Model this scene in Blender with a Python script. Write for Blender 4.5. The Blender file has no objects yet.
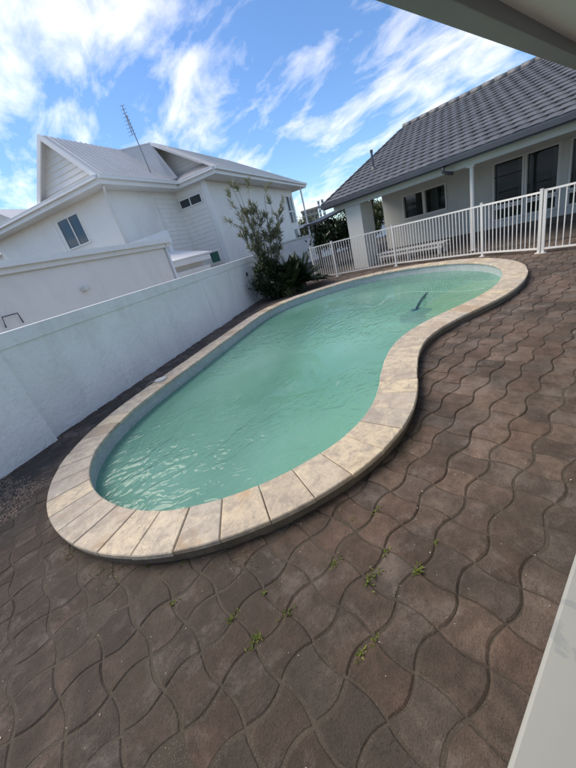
import bpy, math, random
import numpy as np
from mathutils import Vector, Matrix
random.seed(7); rng = np.random.default_rng(7)
R = math.radians
scn = bpy.context.scene; C = scn.collection

# ------------------------------------------------------------------ camera
CAM_H = 1.58
PITCH, ROLL, YAW = 0.405387, -0.281550, -R(35.5)
F_PX, PW, PH = 317.1, 576.0, 768.0
fwd = np.array([0, math.cos(PITCH), -math.sin(PITCH)]); r0 = np.array([1., 0, 0]); u0 = np.cross(r0, fwd)
cr = math.cos(ROLL)*r0+math.sin(ROLL)*u0; cu = -math.sin(ROLL)*r0+math.cos(ROLL)*u0
cz, sz = math.cos(YAW), math.sin(YAW); RZ = np.array([[cz, -sz, 0], [sz, cz, 0], [0, 0, 1]])
cr, cu, fwd = RZ@cr, RZ@cu, RZ@fwd
cam = bpy.data.cameras.new('camera'); cam_o = bpy.data.objects.new('camera', cam); C.objects.link(cam_o)
cam_o.matrix_world = Matrix(((cr[0], cu[0], -fwd[0], 0), (cr[1], cu[1], -fwd[1], 0), (cr[2], cu[2], -fwd[2], CAM_H), (0, 0, 0, 1)))
cam.sensor_fit = 'HORIZONTAL'; cam.sensor_width = 36; cam.lens = F_PX/PW*36
cam.clip_start = .02; cam.clip_end = 6000
scn.camera = cam_o
def project(P):
    d = np.asarray(P, float)-np.array([0, 0, CAM_H]); z = d@fwd
    if z < .05: return None
    return PW/2+F_PX*(d@cr)/z, PH/2-F_PX*(d@cu)/z, z
def in_frame(P, m=25):
    p = project(P); return p is not None and -m < p[0] < PW+m and -m < p[1] < PH+m
def ground_at(x, y, z=0):
    d = (x-PW/2)*cr-(y-PH/2)*cu+F_PX*fwd; k = (z-CAM_H)/d[2]; return Vector((d[0]*k, d[1]*k, z))

# ------------------------------------------------------------------ world, sun, exposure
SUN_AZ, SUN_EL = 118.0, 50.0
world = bpy.data.worlds.new('World'); scn.world = world; world.use_nodes = True
wn = world.node_tree.nodes; wl = world.node_tree.links
for n in list(wn): wn.remove(n)
def W(t, **kw):
    n = wn.new(t)
    for k, v in kw.items(): setattr(n, k, v)
    return n
wout = W('ShaderNodeOutputWorld'); bg = W('ShaderNodeBackground'); wl.new(bg.outputs[0], wout.inputs[0])
SKY_STR = .067; bg.inputs[1].default_value = SKY_STR
sky = W('ShaderNodeTexSky', sky_type='NISHITA', sun_disc=False)
sky.sun_elevation = R(SUN_EL); sky.sun_rotation = R(90-SUN_AZ); sky.air_density = 1.0; sky.dust_density = .3; sky.ozone_density = 2.5
tc = W('ShaderNodeTexCoord'); sep = W('ShaderNodeSeparateXYZ'); wl.new(tc.outputs['Generated'], sep.inputs[0])
def wm(op, a, b=None, clamp=False):
    n = W('ShaderNodeMath', operation=op, use_clamp=clamp)
    for i, v in enumerate((a, b)):
        if v is None: continue
        if isinstance(v, (int, float)): n.inputs[i].default_value = v
        else: wl.new(v, n.inputs[i])
    return n.outputs[0]
zc = wm('ADD', wm('MAXIMUM', sep.outputs[2], 0.0), .26)
com = W('ShaderNodeCombineXYZ'); wl.new(wm('DIVIDE', sep.outputs[0], zc), com.inputs[0]); wl.new(wm('DIVIDE', sep.outputs[1], zc), com.inputs[1])
def cloud(rot, sc, scale, detail, rough, dist, off):
    m = W('ShaderNodeMapping'); m.inputs['Rotation'].default_value = (0, 0, R(rot)); m.inputs['Scale'].default_value = sc; m.inputs['Location'].default_value = off
    wl.new(com.outputs[0], m.inputs[0])
    n = W('ShaderNodeTexNoise'); n.inputs['Scale'].default_value = scale; n.inputs['Detail'].default_value = detail
    n.inputs['Roughness'].default_value = rough; n.inputs['Distortion'].default_value = dist
    wl.new(m.outputs[0], n.inputs['Vector']); return n.outputs['Fac']
big = cloud(-10, (1, .7, 1), 1.7, 3, .5, .3, (7.9, 3.6, 0))
fine = cloud(-28, (1.2, .7, 1), 4.2, 10, .6, .35, (5.9, 1.7, 0))
mask = wm('ADD', wm('MULTIPLY', big, .44), wm('MULTIPLY', fine, .62))
ramp = W('ShaderNodeValToRGB'); wl.new(mask, ramp.inputs[0])
ramp.color_ramp.elements[0].position = .50; ramp.color_ramp.elements[1].position = .84
ramp.color_ramp.elements[0].color = (0, 0, 0, 1); ramp.color_ramp.elements[1].color = (1, 1, 1, 1)
# clouds are thicker-lit towards the sun
sd = Vector((math.cos(R(SUN_EL))*math.cos(R(SUN_AZ)), math.cos(R(SUN_EL))*math.sin(R(SUN_AZ)), math.sin(R(SUN_EL))))
dot = W('ShaderNodeVectorMath', operation='DOT_PRODUCT'); wl.new(tc.outputs['Generated'], dot.inputs[0]); dot.inputs[1].default_value = sd
glow = wm('POWER', wm('MAXIMUM', dot.outputs['Value'], 0.0), 5.0)
cstr = wm('ADD', wm('MULTIPLY', glow, 9.0), 8.9)
cc = W('ShaderNodeCombineXYZ')
wl.new(wm('MULTIPLY', cstr, 1.03), cc.inputs[0]); wl.new(cstr, cc.inputs[1]); wl.new(wm('MULTIPLY', cstr, .95), cc.inputs[2])
mix = W('ShaderNodeMix', data_type='RGBA'); wl.new(ramp.outputs[0], mix.inputs['Factor'])
skyb = W('ShaderNodeMix', data_type='RGBA', blend_type='MULTIPLY'); skyb.inputs['Factor'].default_value = 1
wl.new(sky.outputs[0], skyb.inputs[6]); skyb.inputs[7].default_value = (.56, .78, 1.02, 1)
wl.new(skyb.outputs[2], mix.inputs[6]); wl.new(cc.outputs[0], mix.inputs[7]); wl.new(mix.outputs[2], bg.inputs[0])
sun = bpy.data.lights.new('sun', 'SUN'); sun.energy = 1.35; sun.angle = R(50); sun.color = (1, .93, .82)
sun_o = bpy.data.objects.new('sun', sun); C.objects.link(sun_o)
sun_o.rotation_euler = (-sd).to_track_quat('-Z', 'Y').to_euler(); sun_o.location = sd*60
scn.view_settings.view_transform = 'Standard'; scn.view_settings.look = 'None'; scn.view_settings.gamma = 1
scn.view_settings.use_curve_mapping = False; scn.view_settings.exposure = 1.62
scn.view_settings.use_white_balance = True; scn.view_settings.white_balance_temperature = 7100; scn.view_settings.white_balance_tint = 12
scn.render.engine = 'CYCLES'

# ------------------------------------------------------------------ materials
def new_mat(name):
    m = bpy.data.materials.new(name); m.use_nodes = True; nt = m.node_tree
    return m, nt, nt.nodes['Principled BSDF']
def sset(b, k, v):
    if k in b.inputs: b.inputs[k].default_value = v
def N(nt, t, **kw):
    n = nt.nodes.new(t)
    for k, v in kw.items(): setattr(n, k, v)
    return n
def noise(nt, vec, scale, detail=5, rough=.6, dist=0):
    n = N(nt, 'ShaderNodeTexNoise'); n.inputs['Scale'].default_value = scale; n.inputs['Detail'].default_value = detail
    n.inputs['Roughness'].default_value = rough; n.inputs['Distortion'].default_value = dist
    if vec is not None: nt.links.new(vec, n.inputs['Vector'])
    return n.outputs['Fac']
def ramp_(nt, fac, stops):
    r = N(nt, 'ShaderNodeValToRGB'); nt.links.new(fac, r.inputs[0]); e = r.color_ramp.elements
    while len(e) < len(stops): e.new(.5)
    for k, (p, c) in enumerate(stops): e[k].position = p; e[k].color = (*c, 1) if len(c) == 3 else c
    return r.outputs[0]
def mixc(nt, fac, a, b, mode='MIX'):
    m = N(nt, 'ShaderNodeMix', data_type='RGBA', blend_type=mode)
    for s, v in ((m.inputs['Factor'], fac), (m.inputs[6], a), (m.inputs[7], b)):
        if isinstance(v, (int, float)): s.default_value = v
        elif isinstance(v, tuple): s.default_value = (*v[:3], 1)
        else: nt.links.new(v, s)
    return m.outputs[2]
def math_(nt, op, a, b=None, clamp=False):
    n = N(nt, 'ShaderNodeMath', operation=op, use_clamp=clamp)
    for i, v in enumerate((a, b)):
        if v is None: continue
        if isinstance(v, (int, float)): n.inputs[i].default_value = v
        else: nt.links.new(v, n.inputs[i])
    return n.outputs[0]
def bump(nt, b, h, strength=.3, dist=.01):
    n = N(nt, 'ShaderNodeBump'); n.inputs['Strength'].default_value = strength; n.inputs['Distance'].default_value = dist
    nt.links.new(h, n.inputs['Height']); nt.links.new(n.outputs[0], b.inputs['Normal'])
def wpos(nt): return N(nt, 'ShaderNodeNewGeometry').outputs['Position']
def rnd(nt):
    a = N(nt, 'ShaderNodeNewGeometry').outputs['Random Per Island']; b = N(nt, 'ShaderNodeObjectInfo').outputs['Random']
    return math_(nt, 'FRACT', math_(nt, 'ADD', a, b))
def k3(c, k): return tuple(min(1, v*k) for v in c)
def paint(name, col, rough=.55, var=.12, scale=1.4, bscale=60, bstr=.12, bdist=.004, dirt=None, dirt_amt=.35):
    m, nt, b = new_mat(name); p = wpos(nt)
    f = noise(nt, p, scale, 7, .65, .4)
    c = ramp_(nt, f, [(.3, k3(col, 1-var)), (.7, k3(col, 1+var*.4))])
    if dirt:
        mp = N(nt, 'ShaderNodeMapping'); mp.inputs['Scale'].default_value = (1, 1, .35); nt.links.new(p, mp.inputs[0])
        d = noise(nt, mp.outputs[0], scale*2.3, 8, .7, .6)
        df = ramp_(nt, d, [(.5, (0, 0, 0)), (.75, (dirt_amt,)*3)])
        c = mixc(nt, df, c, dirt)
    nt.links.new(c, b.inputs['Base Color']); b.inputs['Roughness'].default_value = rough
    h = noise(nt, p, bscale, 5, .6); bump(nt, b, h, bstr, bdist); return m
M = {}
M['white_metal'] = paint('white_powder_coat', (.74, .73, .69), .4, .05, 6, 120, .05, .001, (.45, .38, .28), .25)
M['boundary'] = paint('rendered_white_wall', (.83, .82, .785), .75, .09, 1.3, 13, 1.0, .019, (.58, .57, .52), .45)
M['cream'] = paint('neighbour_paint', (.85, .82, .765), .6, .06, .7, 40, .12, .004, (.52, .51, .47), .32)
M['trim'] = paint('neighbour_trim', (.84, .83, .80), .5, .05, 1, 60, .05, .002, (.5, .48, .44), .2)
M['metal_roof'] = paint('pale_metal_roof', (.62, .605, .59), .45, .08, .8, 50, .05, .002, (.42, .4, .37), .3)
M['house_wall'] = paint('verandah_wall', (.60, .61, .57), .65, .06, .8, 60, .12, .003, (.45, .43, .38), .25)
M['beam'] = paint('verandah_beam', (.50, .52, .49), .6, .07, 1, 60, .08, .003)
M['soffit'] = paint('soffit_paint', (.72, .72, .68), .7, .1, 1.1, 30, .15, .004, (.55, .55, .5), .4)
M['fascia'] = paint('fascia_paint', (.24, .25, .255), .5, .08, 2, 40, .05, .002, (.2, .2, .19), .3)
M['gutter'] = paint('slate_gutter', (.07, .078, .092), .4, .15, 3, 50, .05, .002)
M['dark_trim'] = paint('dark_fitting', (.03, .033, .038), .5, .2, 3)
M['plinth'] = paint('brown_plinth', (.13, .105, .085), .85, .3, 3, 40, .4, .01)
M['bark'] = paint('grey_bark', (.22, .19, .15), .9, .3, 9, 40, .6, .01)
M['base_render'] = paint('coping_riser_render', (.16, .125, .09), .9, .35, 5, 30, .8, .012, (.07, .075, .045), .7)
M['stone_far'] = paint('beige_tower_render', (.42, .36, .28), .8, .1, .1)
M['terracotta'] = paint('terracotta', (.42, .25, .17), .8, .15, 8)
# pavers
m, nt, b = new_mat('brown_wave_paver'); p = wpos(nt); rv = rnd(nt)
base = ramp_(nt, rv, [(0, (.078, .060, .048)), (.2, (.138, .096, .074)), (.4, (.098, .080, .067)), (.6, (.165, .124, .098)), (.8, (.112, .084, .066)), (1, (.140, .120, .104))])
blot = ramp_(nt, noise(nt, p, 9, 9, .76, .3), [(.3, (.50, .49, .47)), (.7, (1.38, 1.34, 1.30))])
c = mixc(nt, 1, base, blot, 'MULTIPLY')
sx_ = N(nt, 'ShaderNodeSeparateXYZ'); nt.links.new(p, sx_.inputs[0])
bias = math_(nt, 'MULTIPLY', math_(nt, 'SUBTRACT', 1.3, sx_.outputs[0], True), .13)
stain = ramp_(nt, math_(nt, 'ADD', noise(nt, p, 1.15, 7, .66, .8), bias), [(.44, (0, 0, 0)), (.62, (1, 1, 1))])
c = mixc(nt, math_(nt, 'MULTIPLY', stain, .66), c, (.040, .034, .027))
bleach = ramp_(nt, noise(nt, p, 3.1, 8, .74, .3), [(.52, (0, 0, 0)), (.74, (.6, .6, .6))])
c = mixc(nt, bleach, c, (.25, .22, .195))
moss = ramp_(nt, noise(nt, p, 2.9, 8, .75, 1.), [(.58, (0, 0, 0)), (.74, (.42, .42, .42))])
c = mixc(nt, moss, c, (.055, .058, .028))
gr = ramp_(nt, noise(nt, p, 150, 5, .8), [(.36, (.38, .38, .38)), (.5, (1, 1, 1)), (.72, (1.0, 1.0, 1.0)), (.78, (2.1, 2.0, 1.9))])
c = mixc(nt, .8, c, gr, 'MULTIPLY'); c = mixc(nt, 1, c, (1.24, 1.21, 1.22), 'MULTIPLY')
nt.links.new(c, b.inputs['Base Color']); b.inputs['Roughness'].default_value = .82; sset(b, 'Specular IOR Level', .35)
hh = math_(nt, 'ADD', math_(nt, 'MULTIPLY', noise(nt, p, 22, 7, .72), .8), math_(nt, 'MULTIPLY', noise(nt, p, 170, 4, .75), .5))
bump(nt, b, hh, 1.0, .014); M['paver'] = m
m, nt, b = new_mat('sandy_soil'); p = wpos(nt)
c = ramp_(nt, noise(nt, p, 3, 8, .7), [(.3, (.030, .025, .019)), (.7, (.070, .057, .043))])
c = mixc(nt, ramp_(nt, noise(nt, p, 160, 3, .7), [(.6, (0, 0, 0)), (.72, (.6, .6, .6))]), c, (.2, .18, .15))
nt.links.new(c, b.inputs['Base Color']); b.inputs['Roughness'].default_value = .95
bump(nt, b, noise(nt, p, 120, 4, .7), .6, .01); M['soil'] = m
m, nt, b = new_mat('joint_dirt'); p = wpos(nt)
c = ramp_(nt, noise(nt, p, 2.2, 8, .7), [(.3, (.034, .028, .021)), (.7, (.085, .068, .052))])
c = mixc(nt, ramp_(nt, noise(nt, p, 230, 3, .7), [(.56, (0, 0, 0)), (.7, (.7, .7, .7))]), c, (.24, .21, .17))
c = mixc(nt, ramp_(nt, noise(nt, p, 3.1, 7, .75, 1.), [(.58, (0, 0, 0)), (.72, (.5, .5, .5))]), c, (.06, .068, .028))
nt.links.new(c, b.inputs['Base Color']); b.inputs['Roughness'].default_value = .95
bump(nt, b, noise(nt, p, 170, 4, .7), .6, .006); M['joint'] = m
# coping stone
m, nt, b = new_mat('cream_coping_stone'); rv = rnd(nt); va = N(nt, 'ShaderNodeVectorMath', operation='ADD'); cb = N(nt, 'ShaderNodeCombineXYZ')
nt.links.new(math_(nt, 'MULTIPLY', rv, 90), cb.inputs[0]); nt.links.new(math_(nt, 'MULTIPLY', rv, 37), cb.inputs[2]); nt.links.new(wpos(nt), va.inputs[0]); nt.links.new(cb.outputs[0], va.inputs[1]); p = va.outputs[0]
base = ramp_(nt, rv, [(0, (.44, .37, .28)), (.14, (.58, .50, .38)), (.28, (.43, .385, .325)), (.42, (.62, .52, .365)), (.56, (.47, .41, .34)), (.70, (.60, .50, .35)), (.80, (.52, .465, .38)), (.9, (.40, .29, .185)), (1, (.56, .49, .38))])
f = noise(nt, p, 8, 10, .74, .35)
c = mixc(nt, ramp_(nt, f, [(.44, (0, 0, 0)), (.60, (.85, .85, .85))]), base, (.33, .285, .235))
c = mixc(nt, ramp_(nt, noise(nt, p, 5.5, 8, .68, .5), [(.55, (0, 0, 0)), (.72, (.75, .75, .75))]), c, (.74, .62, .43))
c = mixc(nt, ramp_(nt, noise(nt, p, 34, 6, .78, .2), [(.55, (0, 0, 0)), (.72, (.75, .75, .75))]), c, (.19, .165, .13))
c = mixc(nt, ramp_(nt, noise(nt, p, 2.2, 8, .68, .5), [(.56, (0, 0, 0)), (.70, (.6, .6, .6))]), c, (.36, .22, .11))
nt.links.new(c, b.inputs['Base Color']); b.inputs['Roughness'].default_value = .7
bump(nt, b, noise(nt, p, 38, 8, .75), .7, .009); M['coping'] = m
# pool basin: mosaic band and render
m, nt, b = new_mat('pool_mosaic'); uv = N(nt, 'ShaderNodeTexCoord').outputs['UV']
br = N(nt, 'ShaderNodeTexBrick'); br.offset = 0; nt.links.new(uv, br.inputs['Vector'])
br.inputs['Color1'].default_value = (.34, .39, .41, 1); br.inputs['Color2'].default_value = (.42, .47, .49, 1); br.inputs['Mortar'].default_value = (.36, .39, .39, 1)
for kk, v in (('Scale', 1), ('Mortar Size', .0035), ('Brick Width', .05), ('Row Height', .05), ('Bias', 0.)): br.inputs[kk].default_value = v
nt.links.new(mixc(nt, ramp_(nt, noise(nt, wpos(nt), 4, 6), [(.45, (0, 0, 0)), (.75, (.5, .5, .5))]), br.outputs[0], (.25, .29, .27)), b.inputs['Base Color']); b.inputs['Roughness'].default_value = .3; M['mosaic'] = m
M['pool_floor'] = paint('pool_plaster', (.36, .55, .46), .8, .12, 1.2)
M['pool_step'] = paint('pool_step_plaster', (.74, .66, .34), .8, .1, 2)
# water
m, nt, b = new_mat('murky_teal_water'); p = wpos(nt); nt.nodes.remove(b); out = nt.nodes['Material Output']
def ripple(rot, sc, s, d, dist):
    mp = N(nt, 'ShaderNodeMapping'); mp.inputs['Rotation'].default_value = (0, 0, R(rot)); mp.inputs['Scale'].default_value = sc
    nt.links.new(p, mp.inputs[0]); return noise(nt, mp.outputs[0], s, d, .5, dist)
patch = ramp_(nt, noise(nt, p, .42, 2, .5), [(.40, (.05, .05, .05)), (.60, (1, 1, 1))])
hgt = math_(nt, 'ADD', math_(nt, 'MULTIPLY', ripple(25, (1, 1.5, 1), 3.0, 2, 1.6), 1.0), math_(nt, 'MULTIPLY', ripple(-15, (1, 1.4, 1), 7.0, 1, 1.0), .2))
hgt = math_(nt, 'MULTIPLY', hgt, patch)
bm_ = N(nt, 'ShaderNodeBump'); bm_.inputs['Strength'].default_value = .55; bm_.inputs['Distance'].default_value = .10; nt.links.new(hgt, bm_.inputs['Height'])
dif = N(nt, 'ShaderNodeBsdfDiffuse'); tra = N(nt, 'ShaderNodeBsdfTransparent'); glo = N(nt, 'ShaderNodeBsdfGlossy'); fre = N(nt, 'ShaderNodeFresnel')
nt.links.new(ramp_(nt, noise(nt, p, .5, 3, .5), [(.3, (.16, .39, .305)), (.7, (.28, .56, .47))]), dif.inputs[0])
tra.inputs[0].default_value = (.62, .90, .76, 1); glo.inputs['Roughness'].default_value = .02; fre.inputs['IOR'].default_value = 1.33
nt.links.new(bm_.outputs[0], glo.inputs['Normal']); nt.links.new(bm_.outputs[0], fre.inputs['Normal'])
m1 = N(nt, 'ShaderNodeMixShader'); m1.inputs[0].default_value = .5; nt.links.new(tra.outputs[0], m1.inputs[1]); nt.links.new(dif.outputs[0], m1.inputs[2])
m2 = N(nt, 'ShaderNodeMixShader'); nt.links.new(fre.outputs[0], m2.inputs[0]); nt.links.new(m1.outputs[0], m2.inputs[1]); nt.links.new(glo.outputs[0], m2.inputs[2])
nt.links.new(m2.outputs[0], out.inputs[0]); M['water'] = m
# glass
m, nt, b = new_mat('dark_window_glass'); b.inputs['Base Color'].default_value = (.035, .045, .05, 1); b.inputs['Roughness'].default_value = .04; sset(b, 'Specular IOR Level', .6); M['glass'] = m
m, nt, b = new_mat('green_obscure_glass'); b.inputs['Base Color'].default_value = (.03, .14, .10, 1); b.inputs['Roughness'].default_value = .15; M['green_glass'] = m
m, nt, b = new_mat('clear_window_glass'); nt.nodes.remove(b)
g1 = N(nt, 'ShaderNodeBsdfTransparent'); g1.inputs[0].default_value = (.55, .6, .6, 1); g2 = N(nt, 'ShaderNodeBsdfGlossy'); g2.inputs['Roughness'].default_value = .02
fr_ = N(nt, 'ShaderNodeFresnel'); fr_.inputs['IOR'].default_value = 1.6; gm = N(nt, 'ShaderNodeMixShader')
nt.links.new(fr_.outputs[0], gm.inputs[0]); nt.links.new(g1.outputs[0], gm.inputs[1]); nt.links.new(g2.outputs[0], gm.inputs[2]); nt.links.new(gm.outputs[0], nt.nodes['Material Output'].inputs[0]); M['clear_glass'] = m
M['curtain'] = paint('grey_curtain', (.34, .34, .33), .9, .1, 4)
# roof tile
m, nt, b = new_mat('slate_grey_roof_tile'); p = wpos(nt); rv = rnd(nt)
c = ramp_(nt, rv, [(0, (.078, .080, .084)), (.5, (.094, .096, .100)), (1, (.114, .115, .118))])
c = mixc(nt, ramp_(nt, noise(nt, p, 3, 7, .7), [(.5, (0, 0, 0)), (.75, (.45, .45, .45))]), c, (.165, .165, .158))
nt.links.new(c, b.inputs['Base Color']); b.inputs['Roughness'].default_value = .5; bump(nt, b, noise(nt, p, 60, 5), .2, .004); M['roof_tile'] = m
# ledge paint, peeling
m, nt, b = new_mat('peeling_ledge_paint'); p = wpos(nt)
c = mixc(nt, ramp_(nt, noise(nt, p, 14, 4, .55, .6), [(.63, (0, 0, 0)), (.66, (.55, .55, .55))]), ramp_(nt, noise(nt, p, 3, 5), [(.3, (.47, .465, .40)), (.7, (.53, .525, .455))]), (.36, .37, .36))
nt.links.new(c, b.inputs['Base Color']); b.inputs['Roughness'].default_value = .45; bump(nt, b, noise(nt, p, 14, 4, .55, .6), .15, .002); M['ledge'] = m
# leaves
def leafmat(name, c1, c2, c3=None, rough=.5):
    m, nt, b = new_mat(name); rv = rnd(nt)
    st = [(0, c1), (.6, c2), (1, c3 or c2)]
    nt.links.new(ramp_(nt, rv, st), b.inputs['Base Color']); b.inputs['Roughness'].default_value = rough
    tr = N(nt, 'ShaderNodeBsdfTranslucent'); nt.links.new(ramp_(nt, rv, [(0, k3(c1, 1.3)), (1, k3(c2, 1.3))]), tr.inputs[0])
    mx = N(nt, 'ShaderNodeMixShader'); mx.inputs[0].default_value = .3
    nt.links.new(b.outputs[0], mx.inputs[1]); nt.links.new(tr.outputs[0], mx.inputs[2]); nt.links.new(mx.outputs[0], nt.nodes['Material Output'].inputs[0]); return m
M['olive_leaf'] = leafmat('grey_green_leaf', (.15, .165, .10), (.21, .225, .14), (.31, .30, .18))
M['dark_leaf'] = leafmat('dark_green_leaf', (.018, .036, .018), (.035, .062, .026), (.06, .095, .04), .4)
M['tree_leaf'] = leafmat('tree_leaf', (.04, .06, .028), (.075, .1, .045), (.11, .12, .06))
M['weed'] = leafmat('weed_leaf', (.10, .15, .025), (.17, .23, .04), (.30, .29, .09))
M['dry'] = leafmat('dry_grass', (.13, .12, .05), (.20, .18, .09), (.12, .15, .04))
M['flower'] = paint('pale_flower', (.75, .68, .5), .6, .1, 5)
M['pebble'] = paint('pale_pebble', (.32, .23, .165), .8, .55, 40)
M['litter'] = paint('dry_litter', (.55, .5, .4), .8, .4, 60)
M['cleaner'] = paint('blue_plastic', (.02, .075, .11), .35, .2, 5)
M['hose'] = paint('white_hose', (.72, .74, .70), .4, .1, 5)

# ------------------------------------------------------------------ mesh helpers
class MB:
    def __init__(s): s.v = []; s.f = []; s.uv = {}
    def quad(s, *P):
        k = len(s.v); s.v += [tuple(p) for p in P]; s.f.append(tuple(range(k, k+len(P)))); return s
    def hexa(s, P):   # 8 corners: bottom 4 ccw, top 4 ccw
        k = len(s.v); s.v += [tuple(p) for p in P]
        for f in ((3, 2, 1, 0), (4, 5, 6, 7), (0, 1, 5, 4), (1, 2, 6, 5), (2, 3, 7, 6), (3, 0, 4, 7)): s.f.append(tuple(k+i for i in f))
        return s
    def box(s, x0, x1, y0, y1, z0, z1):
        return s.hexa([(x0, y0, z0), (x1, y0, z0), (x1, y1, z0), (x0, y1, z0), (x0, y0, z1), (x1, y0, z1), (x1, y1, z1), (x0, y1, z1)])
    def bar(s, A, B, w, t, up=(0, 0, 1)):   # rectangular bar A->B, w wide (sideways), t thick along up
        A = Vector(A); B = Vector(B); d = (B-A).normalized(); u = Vector(up); sdv = d.cross(u)
        if sdv.length < 1e-4: sdv = d.cross(Vector((1, 0, 0)))
        sdv.normalize(); u = sdv.cross(d); sdv *= w/2; u = u*t/2
        return s.hexa([A-sdv-u, A+sdv-u, B+sdv-u, B-sdv-u, A-sdv+u, A+sdv+u, B+sdv+u, B-sdv+u])
    def tube(s, pts, rad, n=8, cap=True):
        pts = [Vector(p) for p in pts]; rad = rad if isinstance(rad, (list, tuple)) else [rad]*len(pts); k0 = len(s.v)
        for i, p in enumerate(pts):
            d = (pts[min(i+1, len(pts)-1)]-pts[max(i-1, 0)]).normalized(); a = d.cross(Vector((.13, .29, .95)) if abs(d.z) < .95 else Vector((1, .1, 0))).normalized(); b_ = d.cross(a)
            for j in range(n):
                t = 2*math.pi*j/n; s.v.append(tuple(p+(a*math.cos(t)+b_*math.sin(t))*rad[i]))
        for i in range(len(pts)-1):
            for j in range(n):
                j2 = (j+1) % n; s.f.append((k0+i*n+j, k0+i*n+j2, k0+(i+1)*n+j2, k0+(i+1)*n+j))
        if cap: s.f.append(tuple(k0+j for j in range(n-1, -1, -1))); s.f.append(tuple(k0+(len(pts)-1)*n+j for j in range(n)))
        return s
    def prism(s, poly, dirv):   # poly: list of 3D points, extruded by dirv
        k = len(s.v); n = len(poly); dv = Vector(dirv); s.v += [tuple(p) for p in poly]+[tuple(Vector(p)+dv) for p in poly]
        s.f.append(tuple(range(k+n-1, k-1, -1))); s.f.append(tuple(range(k+n, k+2*n)))
        for i in range(n): j = (i+1) % n; s.f.append((k+i, k+j, k+n+j, k+n+i))
        return s
    def mesh(s, name, mat, smooth=False, fix=True):
        me = bpy.data.meshes.new(name); me.from_pydata(s.v, [], s.f)
        if mat: me.materials.append(mat if not isinstance(mat, str) else M[mat])
        if fix:
            import bmesh
            bm = bmesh.new(); bm.from_mesh(me); bmesh.ops.recalc_face_normals(bm, faces=bm.faces); bm.to_mesh(me); bm.free()
        if smooth: me.polygons.foreach_set('use_smooth', [True]*len(me.polygons))
        me.update(); return me
def link(name, data, parent=None):
    o = bpy.data.objects.new(name, data); C.objects.link(o)
    if parent:
        o.parent = parent
        if parent.type == 'EMPTY': o.matrix_parent_inverse = Matrix.Translation(-Vector(parent.location))
    return o
def obj(name, mb, mat, parent=None, smooth=False, fix=True, bevel=0):
    o = link(name, mb.mesh(name, mat, smooth, fix), parent)
    if bevel:
        md = o.modifiers.new('bevel', 'BEVEL'); md.width = bevel; md.segments = 2; md.limit_method = 'ANGLE'
    return o
def tag(o, label=None, cat=None, group=None, kind=None):
    if label: o['label'] = label
    if cat: o['category'] = cat
    if group: o['group'] = group
    if kind: o['kind'] = kind
    return o
def thing(name, label, cat, loc=(0, 0, 0), group=None):
    o = bpy.data.objects.new(name, None); C.objects.link(o); o.location = loc; o.empty_display_size = .2
    return tag(o, label, cat, group)

# ------------------------------------------------------------------ pool outline (metres), smoothed by a short Fourier fit
OUT = np.array([(1.11, 5.35), (.71, 5.04), (.42, 4.83), (.08, 4.54), (-.18, 4.27), (-.35, 3.93), (-.46, 3.57), (-.5, 3.19), (-.49, 2.91), (-.46, 2.65), (-.36, 2.36), (-.24, 2.12), (-.08, 1.9), (.11, 1.7), (.33, 1.54), (.58, 1.40), (.85, 1.30), (1.13, 1.22), (1.42, 1.19), (1.72, 1.2), (2.01, 1.24), (2.25, 1.33), (2.51, 1.46), (2.71, 1.56), (3.05, 1.75), (3.48, 1.88), (3.87, 1.90), (4.25, 1.83), (4.76, 1.71), (5.26, 1.6), (5.84, 1.56), (6.45, 1.62), (7.04, 1.80), (7.67, 2.13), (8.14, 2.55), (8.52, 3.07), (8.77, 3.73), (8.84, 4.44), (8.72, 5.3), (8.4, 6.05), (7.87, 6.62), (7.15, 7.1), (6.25, 7.4), (5.3, 7.42), (4.45, 7.15), (3.56, 6.66), (2.65, 6.17), (1.61, 5.55)])
dd = np.r_[0, np.cumsum(np.linalg.norm(np.diff(np.r_[OUT, OUT[:1]], axis=0), axis=1))]; tt = dd[:-1]/dd[-1]*2*np.pi
def basis(t): return np.column_stack([np.ones_like(t)]+[fn(k*t) for k in range(1, 11) for fn in (np.cos, np.sin)])
coef = np.linalg.lstsq(np.vstack([basis(tt), .02*np.diag([0]+[k**1.5 for k in range(1, 11) for _ in 'ab'])]), np.vstack([OUT, np.zeros((21, 2))]), rcond=None)[0]
fine_t = np.linspace(0, 2*np.pi, 2401)[:-1]; crv = basis(fine_t)@coef
al = np.r_[0, np.cumsum(np.linalg.norm(np.diff(np.r_[crv, crv[:1]], axis=0), axis=1))]; PERIM = al[-1]
def at_len(L):
    L = np.mod(L, PERIM); t = np.interp(L, al, np.r_[fine_t, 2*np.pi]); q = (basis(np.atleast_1d(t))@coef)[0]
    e = 1e-3; q2 = (basis(np.atleast_1d(t+e))@coef)[0]; d = (q2-q)/np.linalg.norm(q2-q); return q, np.array([-d[1], d[0]])   # outline runs anticlockwise: inward normal on the left
CW = .36
NS = 240
ring = [at_len(PERIM*k/NS) for k in range(NS)]
def loop(off, z): return [Vector((q[0]+n[0]*off, q[1]+n[1]*off, z)) for q, n in ring]
CEN = Vector((4.3, 4.3, 0))
def inside(x, y, poly):
    c = False; n = len(poly); j = n-1
    for i in range(n):
        a, b_ = poly[i], poly[j]
        if (a[1] > y) != (b_[1] > y) and x < (b_[0]-a[0])*(y-a[1])/(b_[1]-a[1])+a[0]: c = not c
        j = i
    return c
def strip(mb, loops, closed=True):
    k = len(mb.v); n = len(loops[0])
    for l in loops: mb.v += [tuple(p) for p in l]
    for a in range(len(loops)-1):
        for i in range(n if closed else n-1):
            j = (i+1) % n; mb.f.append((k+a*n+i, k+a*n+j, k+(a+1)*n+j, k+(a+1)*n+i))

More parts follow.
